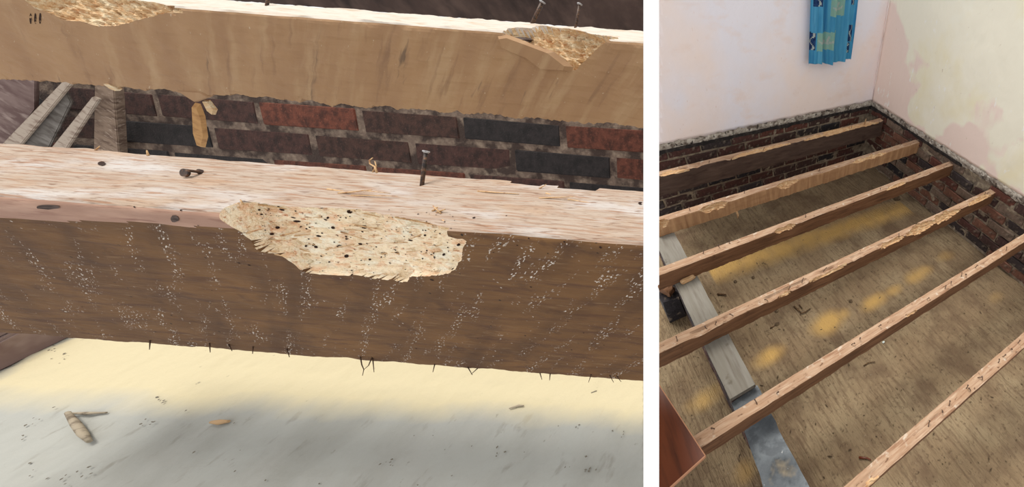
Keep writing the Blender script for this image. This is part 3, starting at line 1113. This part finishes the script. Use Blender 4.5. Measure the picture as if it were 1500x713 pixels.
# bent nail with its head towards the viewer
loc, no = hit1(294, 254)
d0 = cdepth(loc, T1)
hp = at_depth(272, 253, d0 - .008, T1)
bm = bmesh.new()
tube(bm, [loc - no * .004, loc + no * .002, loc.lerp(hp, .6) + no * .003, hp], [.0014, .0015, .0015, .0015], 10)
sh = mk('nail', bm_mesh(bm, 'nail'), joist1, MT['rust'], label='bent rusty nail')
ax = (LM.to_3x3().transposed() @ (ROT @ Vector((0, 0, 1)))).normalized()
bm = bmesh.new()
tube(bm, [hp - ax * .0006, hp + ax * .0012], [.0040, .0040], 16)
mk('nail_head', bm_mesh(bm, 'head'), sh, MT['rust'])
# dark knot holes / torn fibres on top
def patch_hole(px, py, rx, ry, parent, T, hit, m, name):
    loc, no = hit(px, py)
    bm = bmesh.new()
    cen = bm.verts.new(loc + no * .0002)
    ring = []
    for k in range(12):
        t = k * math.pi / 6
        j = 1 + .35 * nz((math.cos(t), math.sin(t), px), 2)
        l2, n2 = hit(px + rx * math.cos(t) * j, py + ry * math.sin(t) * j)
        ring.append(bm.verts.new((l2 if l2 else loc) + no * .0005))
    for k in range(12):
        bm.faces.new((ring[k], ring[(k + 1) % 12], cen))
    return mk(name, bm_mesh(bm, name), parent, m)
MT['knot'] = mat('grey_knot', (96, 80, 74), .9, [dict(c=(66, 52, 46), s=(60, 300, 300), lo=.45, hi=.6)])
patch_hole(150, 240, 6, 3.2, joist1, T1, hit1, MT['c_hole'], 'nail_hole')
patch_hole(72, 303, 17, 3.5, joist1, T1, hit1, MT['knot'], 'knot')
patch_hole(257, 320, 6, 5, joist1, T1, hit1, MT['knot'], 'knot')
patch_hole(939, 298, 4, 2, joist1, T1, hit1, MT['c_hole'], 'nail_hole')
patch_hole(293, 251, 6, 3, joist1, T1, hit1, MT['c_hole'], 'nail_hole')

MT['fibre'] = mat('torn_wood_fibre', (226, 188, 142), 0.9, [dict(c=(180, 130, 90), s=200, lo=.5, hi=.65)])
MT['fibre_dark'] = mat('dark_wood_fibre', (84, 62, 46), 0.9)
rf = random.Random(17)
def fibre(parent, T, hit, pix, r, m, lift=0.0, name='splinter', dep=None):
    loc = None
    for q in (pix[0], (pix[0][0], pix[0][1] - 3), (pix[0][0], pix[0][1] + 3)):
        loc, no = hit(*q)
        if loc is not None:
            break
    if loc is None:
        return None
    d = cdepth(loc, T)
    pts = [loc] + [at_depth(px, py, d - lift * (k + 1), T) for k, (px, py) in enumerate(pix[1:])]
    bm = bmesh.new()
    n = len(pts)
    tube(bm, pts, [r * (1 - .6 * k / (n - 1)) for k in range(n)], 5)
    return mk(name, bm_mesh(bm, name), parent, m)
# hairs under the near joist
for pix in (((528, 526), (530, 534), (533, 541), (531, 550)), ((545, 527), (540, 535), (533, 541)), ((546, 528), (548, 545)), ((637, 537), (634, 545)), ((685, 541), (692, 549)), ((700, 543), (690, 548)), ((791, 550), (794, 556)), ((806, 551), (805, 557)), ((866, 552), (862, 560)),
            ((893, 553), (899, 560)), ((903, 554), (910, 559)), ((420, 514), (424, 523)), ((371, 511), (370, 518)), ((307, 506), (308, 516)), ((220, 502), (219, 512)), ((335, 508), (340, 514))):
    pp = [(pix[0][0], pix[0][1] - 4)] + list(pix[1:])
    fibre(joist1, T1, hit1, pp, .0007, MT['fibre_dark'], .0005)
# curl and splinters standing on the top
fibre(joist1, T1, hit1, [(552, 250), (549, 244), (542, 240), (541, 235), (546, 231)], .0010, MT['fibre'], 0, 'wood_curl')
fibre(joist1, T1, hit1, [(546, 249), (551, 243), (549, 236)], .0008, MT['fibre'], 0, 'wood_curl')
for pix in (((646, 313), (634, 301)), ((640, 311), (652, 306)), ((634, 309), (641, 303)), ((140, 220), (146, 214)), ((217, 225), (215, 220)), ((480, 277), (520, 283)), ((496, 283), (545, 278)), ((515, 286), (582, 287)), ((530, 279), (572, 283)), ((790, 290), (840, 288)), ((800, 283), (826, 291)), ((832, 292), (872, 298)), ((700, 280), (760, 284)),
            ((790, 276), (800, 270)), ((362, 341), (386, 334)), ((350, 305), (343, 298)), ((356, 300), (352, 292)), ((353, 322), (344, 326)), ((360, 318), (350, 311)), ((366, 332), (352, 330)), ((372, 310), (362, 303)), ((392, 352), (370, 348)), ((430, 350), (470, 330)), ((448, 372), (470, 352)), ((412, 345), (440, 338)),
            ((500, 340), (540, 352)), ((520, 330), (560, 336)), ((478, 366), (505, 350)), ((560, 372), (592, 366)), ((600, 340), (640, 348)), ((620, 372), (655, 366)), ((380, 300), (420, 306)), ((520, 309), (556, 318)), ((580, 318), (640, 330)), ((648, 322), (668, 334)), ((625, 326), (668, 336))):
    fibre(joist1, T1, hit1, list(pix), rf.uniform(.0006, .0011), MT['fibre'], .0012)

for pix in FIB:
    ok = pix[1][1] > 306 + (pix[1][0] - 350) * .09 and pix[1][1] < 398 and pix[1][0] > 385 + max(0, pix[1][1] - 350)
    if ok:
        fibre(joist1, T1, hit1, list(pix), rf.uniform(.0004, .0009), MT['fibre'], .0008)

# ------------------------------------------------------------------ second joist of the close view
U2z = T1.z - .012
T2 = lu(471, 26, U2z)
W2 = .12
H2 = T2.z - ld(471, 150, T2.y).z
SH2 = slant(600, 90, T2, -14, 60)
MT['r_top'] = mat('rear_top_bleached', (222, 212, 200), 0.9, [dict(c=(204, 184, 162), s=(10, 60, 60), lo=.5, hi=.7), dict(c=(220, 170, 130), s=(14, 40, 40), lo=.62, hi=.72, amt=.7)])
MT['r_face'] = mat('rear_face_tan', (178, 142, 106), 0.85, [
    dict(c=(164, 128, 96), s=(9, 6, 3), shear=SH2, lo=.4, hi=.7), dict(c=(188, 156, 120), s=(16, 6, 3.5), shear=SH2, lo=.52, hi=.68, amt=.8),
    dict(c=(140, 108, 84), s=(30, 6, 4), shear=SH2, lo=.58, hi=.72, amt=.7), dict(c=(92, 76, 66), s=(24, 6, 4), shear=SH2, lo=.66, hi=.72, amt=.7),
    dict(c=(214, 196, 170), s=(110, 60, 70), shear=SH2, lo=.68, hi=.74, amt=.8)], dict(s=(20, 60, 60), lo=.3, hi=.7, str=.2, d=.003))
MT['r_bite'] = mat('rear_torn_wood', (232, 196, 150), 0.9, [dict(c=(248, 228, 192), s=(30, 80, 80), lo=.45, hi=.62), dict(c=(206, 150, 100), s=(30, 100, 100), lo=.52, hi=.68, amt=.9)],
                   dict(s=(50, 160, 160), lo=.3, hi=.7, str=.8, d=.006))
BR1 = [(738, 48), (745, 42), (800, 38), (868, 48), (905, 56), (886, 62), (868, 78), (850, 95), (842, 104), (835, 100), (820, 84), (800, 72), (775, 62), (752, 55)]
BR2 = [(40, 3), (60, -8), (110, -14), (230, 4), (268, 16), (240, 20), (200, 30), (170, 38), (140, 38), (120, 31), (95, 30), (75, 20), (55, 14)]
xl2, xr2 = lx(-460, 60, T2), lx(1000, 90, T2)
joist2, hit2 = close_joist('floor_joist', 'tan joist behind the bleached close-up joist, with splintered top edge', T2, W2, H2, xl2, xr2,
    [MT['r_top'], MT['r_face'], MT['r_bite'], MT['c_strip']], .006, .007,
    bites=[poly_bite(BR1, T2, W2, H2, .03), poly_bite(BR2, T2, W2, H2, .012)], wob=.004, bot=.009, edge_r=.006, seed=8.1, bnoise=.012)
# big torn flake left standing on the front of that bite
def flake(parent, T, pix, dd, th, m, name, label=None):
    pts = [ld(px, py, T.y + dd) - T for px, py in pix]
    bm = bmesh.new()
    a = [bm.verts.new(p) for p in pts]
    c = sum(pts, Vector()) / len(pts)
    b = [bm.verts.new(c + (p - c) * .85 + Vector((0, -th, 0))) for p in pts]
    n = len(pts)
    bm.faces.new(a)
    bm.faces.new(list(reversed(b)))
    for k in range(n):
        bm.faces.new((a[k], b[k], b[(k + 1) % n], a[(k + 1) % n]))
    bmesh.ops.triangulate(bm, faces=bm.faces[:])
    return mk(name, bm_mesh(bm, name), parent, m, label=label)
flake(joist2, T2, [(729, 52), (742, 50), (775, 62), (812, 76), (840, 98), (838, 105), (800, 103), (775, 84), (750, 74), (734, 66)], .002, .014, MT['r_face'], 'loose_flake', 'half-detached tan wood flake')
flake(joist2, T2, [(286, 150), (294, 152), (301, 170), (305, 200), (301, 216), (294, 215), (288, 195)], .012, .010, mat('hanging_tan_splinter', (196, 150, 96), .85, [dict(c=(170, 124, 78), s=60, lo=.45, hi=.65)]), 'hanging_splinter', 'tan splinter hanging from the lower edge')
flake(joist2, T2, [(300, 146), (308, 146), (319, 160), (316, 168), (308, 162)], .012, .008, MT['r_bite'], 'hanging_splinter')
flake(joist2, T2, [(156, 121), (163, 120), (180, 130), (176, 133), (166, 129)], .004, .008, MT['r_bite'], 'splinter')
flake(joist2, T2, [(262, 131), (300, 134), (312, 141), (290, 149), (282, 144)], .004, .008, MT['r_face'], 'splinter')
for px in (45, 52, 59):
    patch_hole(px, 27, 1.6, 8, joist2, T2, hit2, MT['c_hole'], 'slit')
patch_hole(758, 58, 24, 4, joist2, T2, hit2, MT['knot'], 'knot')
nail(joist2, T2, hit2, (780, 26), (794, 4), .0042, .007, MT['steel'])
nail(joist2, T2, hit2, (843, 32), (849, 7), .0030, .006, MT['steel'])
nail(joist2, T2, hit2, (391, 8), (393, -4), .0030, .006, MT['rust'])
loc, no = hit2(640, 16)
if loc is not None:
    chunk('wood_crumb', None, None, loc, (.010, .008, .008), MT['r_bite'], 5, 0, joist2)

# ------------------------------------------------------------------ third joist, dark, only its face shows
T3 = lu(471, -70, U2z)
MT['d_face'] = mat('dark_joist_face', (74, 58, 52), 0.9, [dict(c=(92, 74, 66), s=(6, 10, 6), lo=.45, hi=.65), dict(c=(54, 42, 38), s=(5, 10, 4), lo=.5, hi=.65), dict(c=(150, 130, 112), s=40, lo=.70, hi=.76, amt=.7)])
H3 = .30
close_joist('floor_joist', 'dark joist face along the top edge behind the tan joist', T3, .10, H3, lx(-460, 0, T3), lx(1010, 0, T3),
            [MT['r_top'], MT['d_face'], MT['r_bite'], MT['c_strip']], .02, .03, wob=.003, bot=.004, seed=3.0)

# ------------------------------------------------------------------ battered brick wall under it
lean = math.radians(30)
Cw = ld(471, 215, T3.y - .10)
UW = Vector((0, math.sin(lean), math.cos(lean)))
DW = Vector((0, math.cos(lean), -math.sin(lean)))
WM = LM @ Matrix(((1, UW.x * 0 + DW.x, UW.x, Cw.x), (0, DW.y, UW.y, Cw.y), (0, DW.z, UW.z, Cw.z), (0, 0, 0, 1)))
Wi = (LM.inverted() @ WM).inverted()
def onw(px, py):
    """pixel -> wall coordinates (along, up)"""
    d = Wi.to_3x3() @ lr(px, py)
    o = Wi @ Vector((0, 0, 0))
    p = o + d * (-o.y / d.y)
    return p.x, p.z
wall_left = empty('wall_left', WM)
wall_left['kind'] = 'structure'
wall_left['label'] = 'brick wall darkened in colour for shade, glimpsed between the close-up joists'
wx0, wx1 = onw(-160, 200)[0], onw(1020, 200)[0]
ztop_, zbot_ = onw(471, 95)[1], onw(471, 330)[1]
bm = bmesh.new()
box(bm, wx0, wx1, .005, .10, zbot_, ztop_)
cutL(bm, WM)
MT['mortar_dark'] = mat('shaded_mortar', (116, 98, 86), 0.95, [dict(c=(144, 126, 110), s=20, lo=.45, hi=.65), dict(c=(66, 52, 46), s=7, lo=.44, hi=.58)], dict(s=90, lo=.3, hi=.7, str=.7, d=.006))  # mortar tone includes the shade between the joists
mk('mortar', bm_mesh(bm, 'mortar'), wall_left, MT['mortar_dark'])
lc = [(100, 56, 42), (74, 48, 42), (44, 38, 38), (112, 62, 46), (72, 48, 40)]  # brick colours lowered to paint the deep shade under the third joist
MT['lbrick'] = [mat('shaded_brick_%s' % n, c, .9, [dict(c=tuple(int(v * .66) for v in c), s=14, lo=.42, hi=.62), dict(c=tuple(int(v * 1.2 + 10) for v in c), s=40, lo=.56, hi=.72, amt=.6)], dict(s=90, lo=.3, hi=.7, str=.5, d=.005)) for n, c in zip(('red', 'plum', 'black', 'orange', 'brown'), lc)]
y_a, y_b = onw(600, 163)[1], onw(600, 205)[1]        # one course in the photograph
ch = y_a - y_b
bl = onw(675, 185)[0] - onw(527, 178)[0]
LBM = []
for c in range(5):
    rnd = random.Random(c)
    b_ = bmesh.new()
    box(b_, -bl / 2 + ch * .09, bl / 2 - ch * .09, 0, .08, -ch * .40, ch * .40, 0, .003)
    bmesh.ops.bevel(b_, geom=b_.edges[:], offset=ch * .05, segments=1, affect='EDGES')
    me = bm_mesh(b_, 'lbrick')
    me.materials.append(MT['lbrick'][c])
    LBM.append(me)
rows_px = onw(601, 182)
rl = random.Random(4)
for r in range(-3, 3):
    zc = rows_px[1] + r * ch
    if zc + ch * .4 > ztop_ + ch or zc < zbot_:
        continue
    k = -6
    for k in range(-6, 5):
        xc = rows_px[0] + k * bl + (bl * .48 if r % 2 else 0)
        if xc + bl / 2 < wx0 or xc - bl / 2 > wx1:
            continue
        if r == 0:
            c = {0: 4, 1: 2, 2: 0, -1: 3, -2: 1, -3: 1, -4: 2}.get(k, 1)
        elif r == -1:
            c = {0: 1, 1: 2, -1: 4, 2: 0}.get(k, rl.choice([1, 4, 2]))
        else:
            c = rl.choice([1, 4, 2, 0])
        M = Matrix.Translation((xc, rl.uniform(-.004, .004), zc)) @ Matrix.Rotation(rl.uniform(-.012, .012), 4, 'Y')
        WMM = WM @ M
        far = (WMM.translation - CAM).dot(N_LEFT) / N_LEFT.length
        if far < -bl * .6:
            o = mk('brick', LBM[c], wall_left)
            o.matrix_local = M
        else:
            b_ = bmesh.new()
            b_.from_mesh(LBM[c])
            cut(b_, WMM, N_LEFT)
            if b_.verts:
                m2 = bm_mesh(b_, 'brick_cut')
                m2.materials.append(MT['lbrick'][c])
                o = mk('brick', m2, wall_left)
                o.matrix_local = M
            else:
                b_.free()

# ------------------------------------------------------------------ props left of the brick strip: stud, leaning grey board with pale battens
def plank3(name, label, cat, pix, dd, th, m, group=None):
    pts = [ld(px, py, dd) for px, py in pix]
    c = sum(pts, Vector()) / len(pts)
    M = LM @ Matrix.Translation(c)
    bm = bmesh.new()
    a = [bm.verts.new(p - c) for p in pts]
    b = [bm.verts.new(p - c + Vector((0, th, 0))) for p in pts]
    n = len(pts)
    bm.faces.new(a)
    bm.faces.new(list(reversed(b)))
    for k in range(n):
        bm.faces.new((a[k], b[k], b[(k + 1) % n], a[(k + 1) % n]))
    bmesh.ops.bevel(bm, geom=bm.edges[:], offset=.004, segments=2, affect='EDGES')
    o = mk(name, bm_mesh(bm, name), None, m)
    o.matrix_world = M
    tag(o, label, cat, group)
    return o
MT['dusty'] = mat('dusty_timber', (150, 128, 110), .9, [dict(c=(112, 90, 76), s=14, lo=.45, hi=.62), dict(c=(178, 158, 140), s=30, lo=.55, hi=.68)])
MT['pale_batten'] = mat('pale_batten', (190, 174, 158), .9, [dict(c=(150, 130, 116), s=20, lo=.5, hi=.65)])
MT['grey_panel'] = mat('grey_panel', (118, 112, 106), .85, [dict(c=(92, 84, 78), s=12, lo=.45, hi=.6), dict(c=(140, 134, 128), s=8, lo=.52, hi=.66)])
MT['mauve'] = mat('mauve_dusty_wall', (140, 118, 112), .9, [dict(c=(112, 88, 84), s=6, lo=.42, hi=.6), dict(c=(166, 146, 138), s=9, lo=.55, hi=.7)])
db = T3.y - .22
plank3('timber_stud', 'short dusty upright timber stud beside the dark brick strip', 'stud', [(138, 120), (166, 122), (176, 250), (136, 250)], db - .02, .05, MT['dusty'])
plank3('wood_batten', 'pale slanting batten on the left edge of the grey panel', 'batten', [(92, 118), (106, 120), (14, 232), (-18, 232)], db - .08, .02, MT['pale_batten'])
plank3('wood_batten', 'thin pale slanting batten between grey panel and timber stud', 'batten', [(134, 142), (144, 146), (88, 232), (62, 232)], db - .08, .02, MT['pale_batten'])
plank3('grey_panel', 'dark grey panel leaning between two pale battens', 'panel', [(96, 134), (104, 150), (60, 240), (0, 240)], db - .05, .015, MT['grey_panel'])
plank3('dusty_board', 'mauve dusty board filling the far left corner', 'board', [(-60, 100), (52, 112), (50, 160), (-10, 240), (-80, 240)], db + .0, .02, MT['mauve'])

# ------------------------------------------------------------------ ground of the close view
UG = T1.z - H1 - .24
MT['pale_ground'] = mat('pale_screed', (176, 177, 171), .95, [
    dict(c=(162, 162, 155), s=(9, 5, 5), lo=.42, hi=.62, amt=.7), dict(c=(178, 178, 172), s=(14, 8, 8), lo=.5, hi=.66, amt=.6), dict(c=(132, 127, 116), s=(40, 20, 20), lo=.60, hi=.72, amt=.5),
    dict(c=(214, 202, 168), kind='attr', attr='sand', lo=.25, hi=.75), dict(c=(124, 120, 108), s=60, lo=.70, hi=.76, amt=.6)],
    dict(s=40, lo=.3, hi=.7, str=.3, d=.004))
g00, g10, g01 = lu(-120, 800, UG), lu(1000, 800, UG), lu(471, 430, UG)
gx0, gx1 = g00.x - .8, max(g10.x, lu(1000, 480, UG).x)
gy0, gy1 = g10.y - .02, g01.y + .25
e_a, e_b = lu(60, 585, UG), lu(900, 612, UG)
xl_s = lu(60, 520, UG).x
bm = bmesh.new()
lay = bm.verts.layers.float.new('sand')
st = .006
nx, ny = int((gx1 - gx0) / st), int((gy1 - gy0) / st)
V = []
for j in range(ny + 1):
    for i in range(nx + 1):
        x, y = gx0 + st * i, gy0 + st * j
        yc = e_a.y + (e_b.y - e_a.y) * (x - e_a.x) / (e_b.x - e_a.x)
        s = .5 + (y - yc) * 11 + .16 * fbm((x * .6, y * 1.2, 0), 12, 2) + .05 * fbm((x, y, 0), 40, 2)  # cream is sand; the grey nearer the camera also paints the joist shadow
        s = min(s, .5 + (x - xl_s) * 12 + .35 * fbm((x, y, 3), 14, 2))
        s = max(0, min(1, s))
        z = .003 * fbm((x, y, 0), 9, 5) + .002 * fbm((x, y, 0), 45, 5) + .004 * s
        v = bm.verts.new((x, y, UG + z))
        v[lay] = s
        V.append(v)
for j in range(ny):
    for i in range(nx):
        k = j * (nx + 1) + i
        bm.faces.new((V[k], V[k + 1], V[k + nx + 2], V[k + nx + 1]))
ret = bmesh.ops.extrude_face_region(bm, geom=bm.faces[:])
for v in [g for g in ret['geom'] if isinstance(g, bmesh.types.BMVert)]:
    v.co.z = UG - .05
cutL(bm, LM)
o = mk('floor_near', bm_mesh(bm, 'floor_near', True), None, MT['pale_ground'], kind='structure')
o.matrix_world = LM
o['label'] = 'pale screed, grey partly for the joist shadow, with a cream sand band below the close-up joist'

# brick stub that carries the near joist at the far left
c0 = lu(-48, 560, UG)
pier = empty('brick_pier', LM @ Matrix.Translation(c0))
tag(pier, 'plum brick stub under the left end of the close-up joist', 'brick pier')
for r in range(2):
    bm = bmesh.new()
    box(bm, -.30, .02 - .012 * r, -.02, .12, r * .052 - .004, r * .052 + .046, 0, .004)
    bmesh.ops.bevel(bm, geom=bm.edges[:], offset=.004, segments=2, affect='EDGES')
    mk('brick', bm_mesh(bm, 'b'), pier, MT['mauve'])

# litter on the pale ground
def lstick(name, label, cat, pix, r, m, lift=.6, group=None, taper=.5):
    pts = [lu(px, py, UG + .004 + r * lift) for px, py in pix]
    c = pts[0].copy()
    bm = bmesh.new()
    n = len(pts)
    tube(bm, [p - c for p in pts], [r * (1 - taper * abs(2 * k / (n - 1) - 1)) for k in range(n)], 7)
    o = mk(name, bm_mesh(bm, name), None, m)
    o.matrix_world = LM @ Matrix.Translation(c)
    tag(o, label, cat, group)
MT['chip'] = mat('grey_wood_chip', (170, 158, 138), .9, [dict(c=(120, 108, 92), s=60, lo=.5, hi=.65)])
MT['chip2'] = mat('orange_wood_chip', (202, 168, 128), .9)
MT['grit'] = mat('grey_grit', (128, 122, 110), .95)
lstick('wood_splinter', 'fat grey splinter lying diagonally on the pale ground', 'splinter', [(99, 604), (112, 622), (122, 636), (131, 646)], .0055, MT['chip'])
lstick('wood_splinter', 'thin pale splinter touching the fat grey splinter', 'splinter', [(102, 605), (128, 605), (156, 604)], .0026, MT['chip'])
lstick('wood_chip', 'orange-tan wood chip alone on the pale ground', 'wood chip', [(309, 618), (322, 618), (335, 617)], .0045, MT['chip2'])
lstick('twig', 'small forked straw on the cream sand band', 'straw', [(746, 598), (760, 594), (767, 594)], .0022, MT['chip'])
lstick('twig', 'tiny dark twig on cream sand near the right', 'twig', [(866, 575), (874, 572)], .0016, MT['grit'])
bm = bmesh.new()
rg = random.Random(8)
cl_ = [(40, 690), (75, 695), (90, 700), (230, 585), (75, 510), (90, 530), (850, 628), (915, 637), (815, 628), (730, 665), (738, 655), (860, 690), (830, 682), (572, 678), (120, 690), (45, 680), (215, 620), (440, 590), (30, 640), (60, 612)]
for k in range(80):
    if k < 60:
        b0_ = rg.choice(cl_)
        px, py = b0_[0] + rg.gauss(0, 7), b0_[1] + rg.gauss(0, 4)
    else:
        px, py = rg.uniform(5, 930), rg.uniform(570, 712)
    p = lu(px, py, UG + .004)
    s = rg.uniform(.0006, .0018)
    a = rg.uniform(0, 6.28)
    d, e = Vector((math.cos(a), math.sin(a), 0)), Vector((-math.sin(a), math.cos(a), 0))
    vs = [bm.verts.new(p + q) for q in (d * s * 1.6, e * s, -d * s * 1.4, -e * s, Vector((0, 0, s * .8)))]
    for i in range(4):
        bm.faces.new((vs[i], vs[(i + 1) % 4], vs[4]))
    bm.faces.new((vs[3], vs[2], vs[1], vs[0]))
o = mk('ground_grit', bm_mesh(bm, 'grit'), None, MT['grit'], kind='stuff')
o.matrix_world = LM
o['label'] = 'grey grit scattered over the pale ground'
o['category'] = 'debris'
bpy.context.view_layer.update()
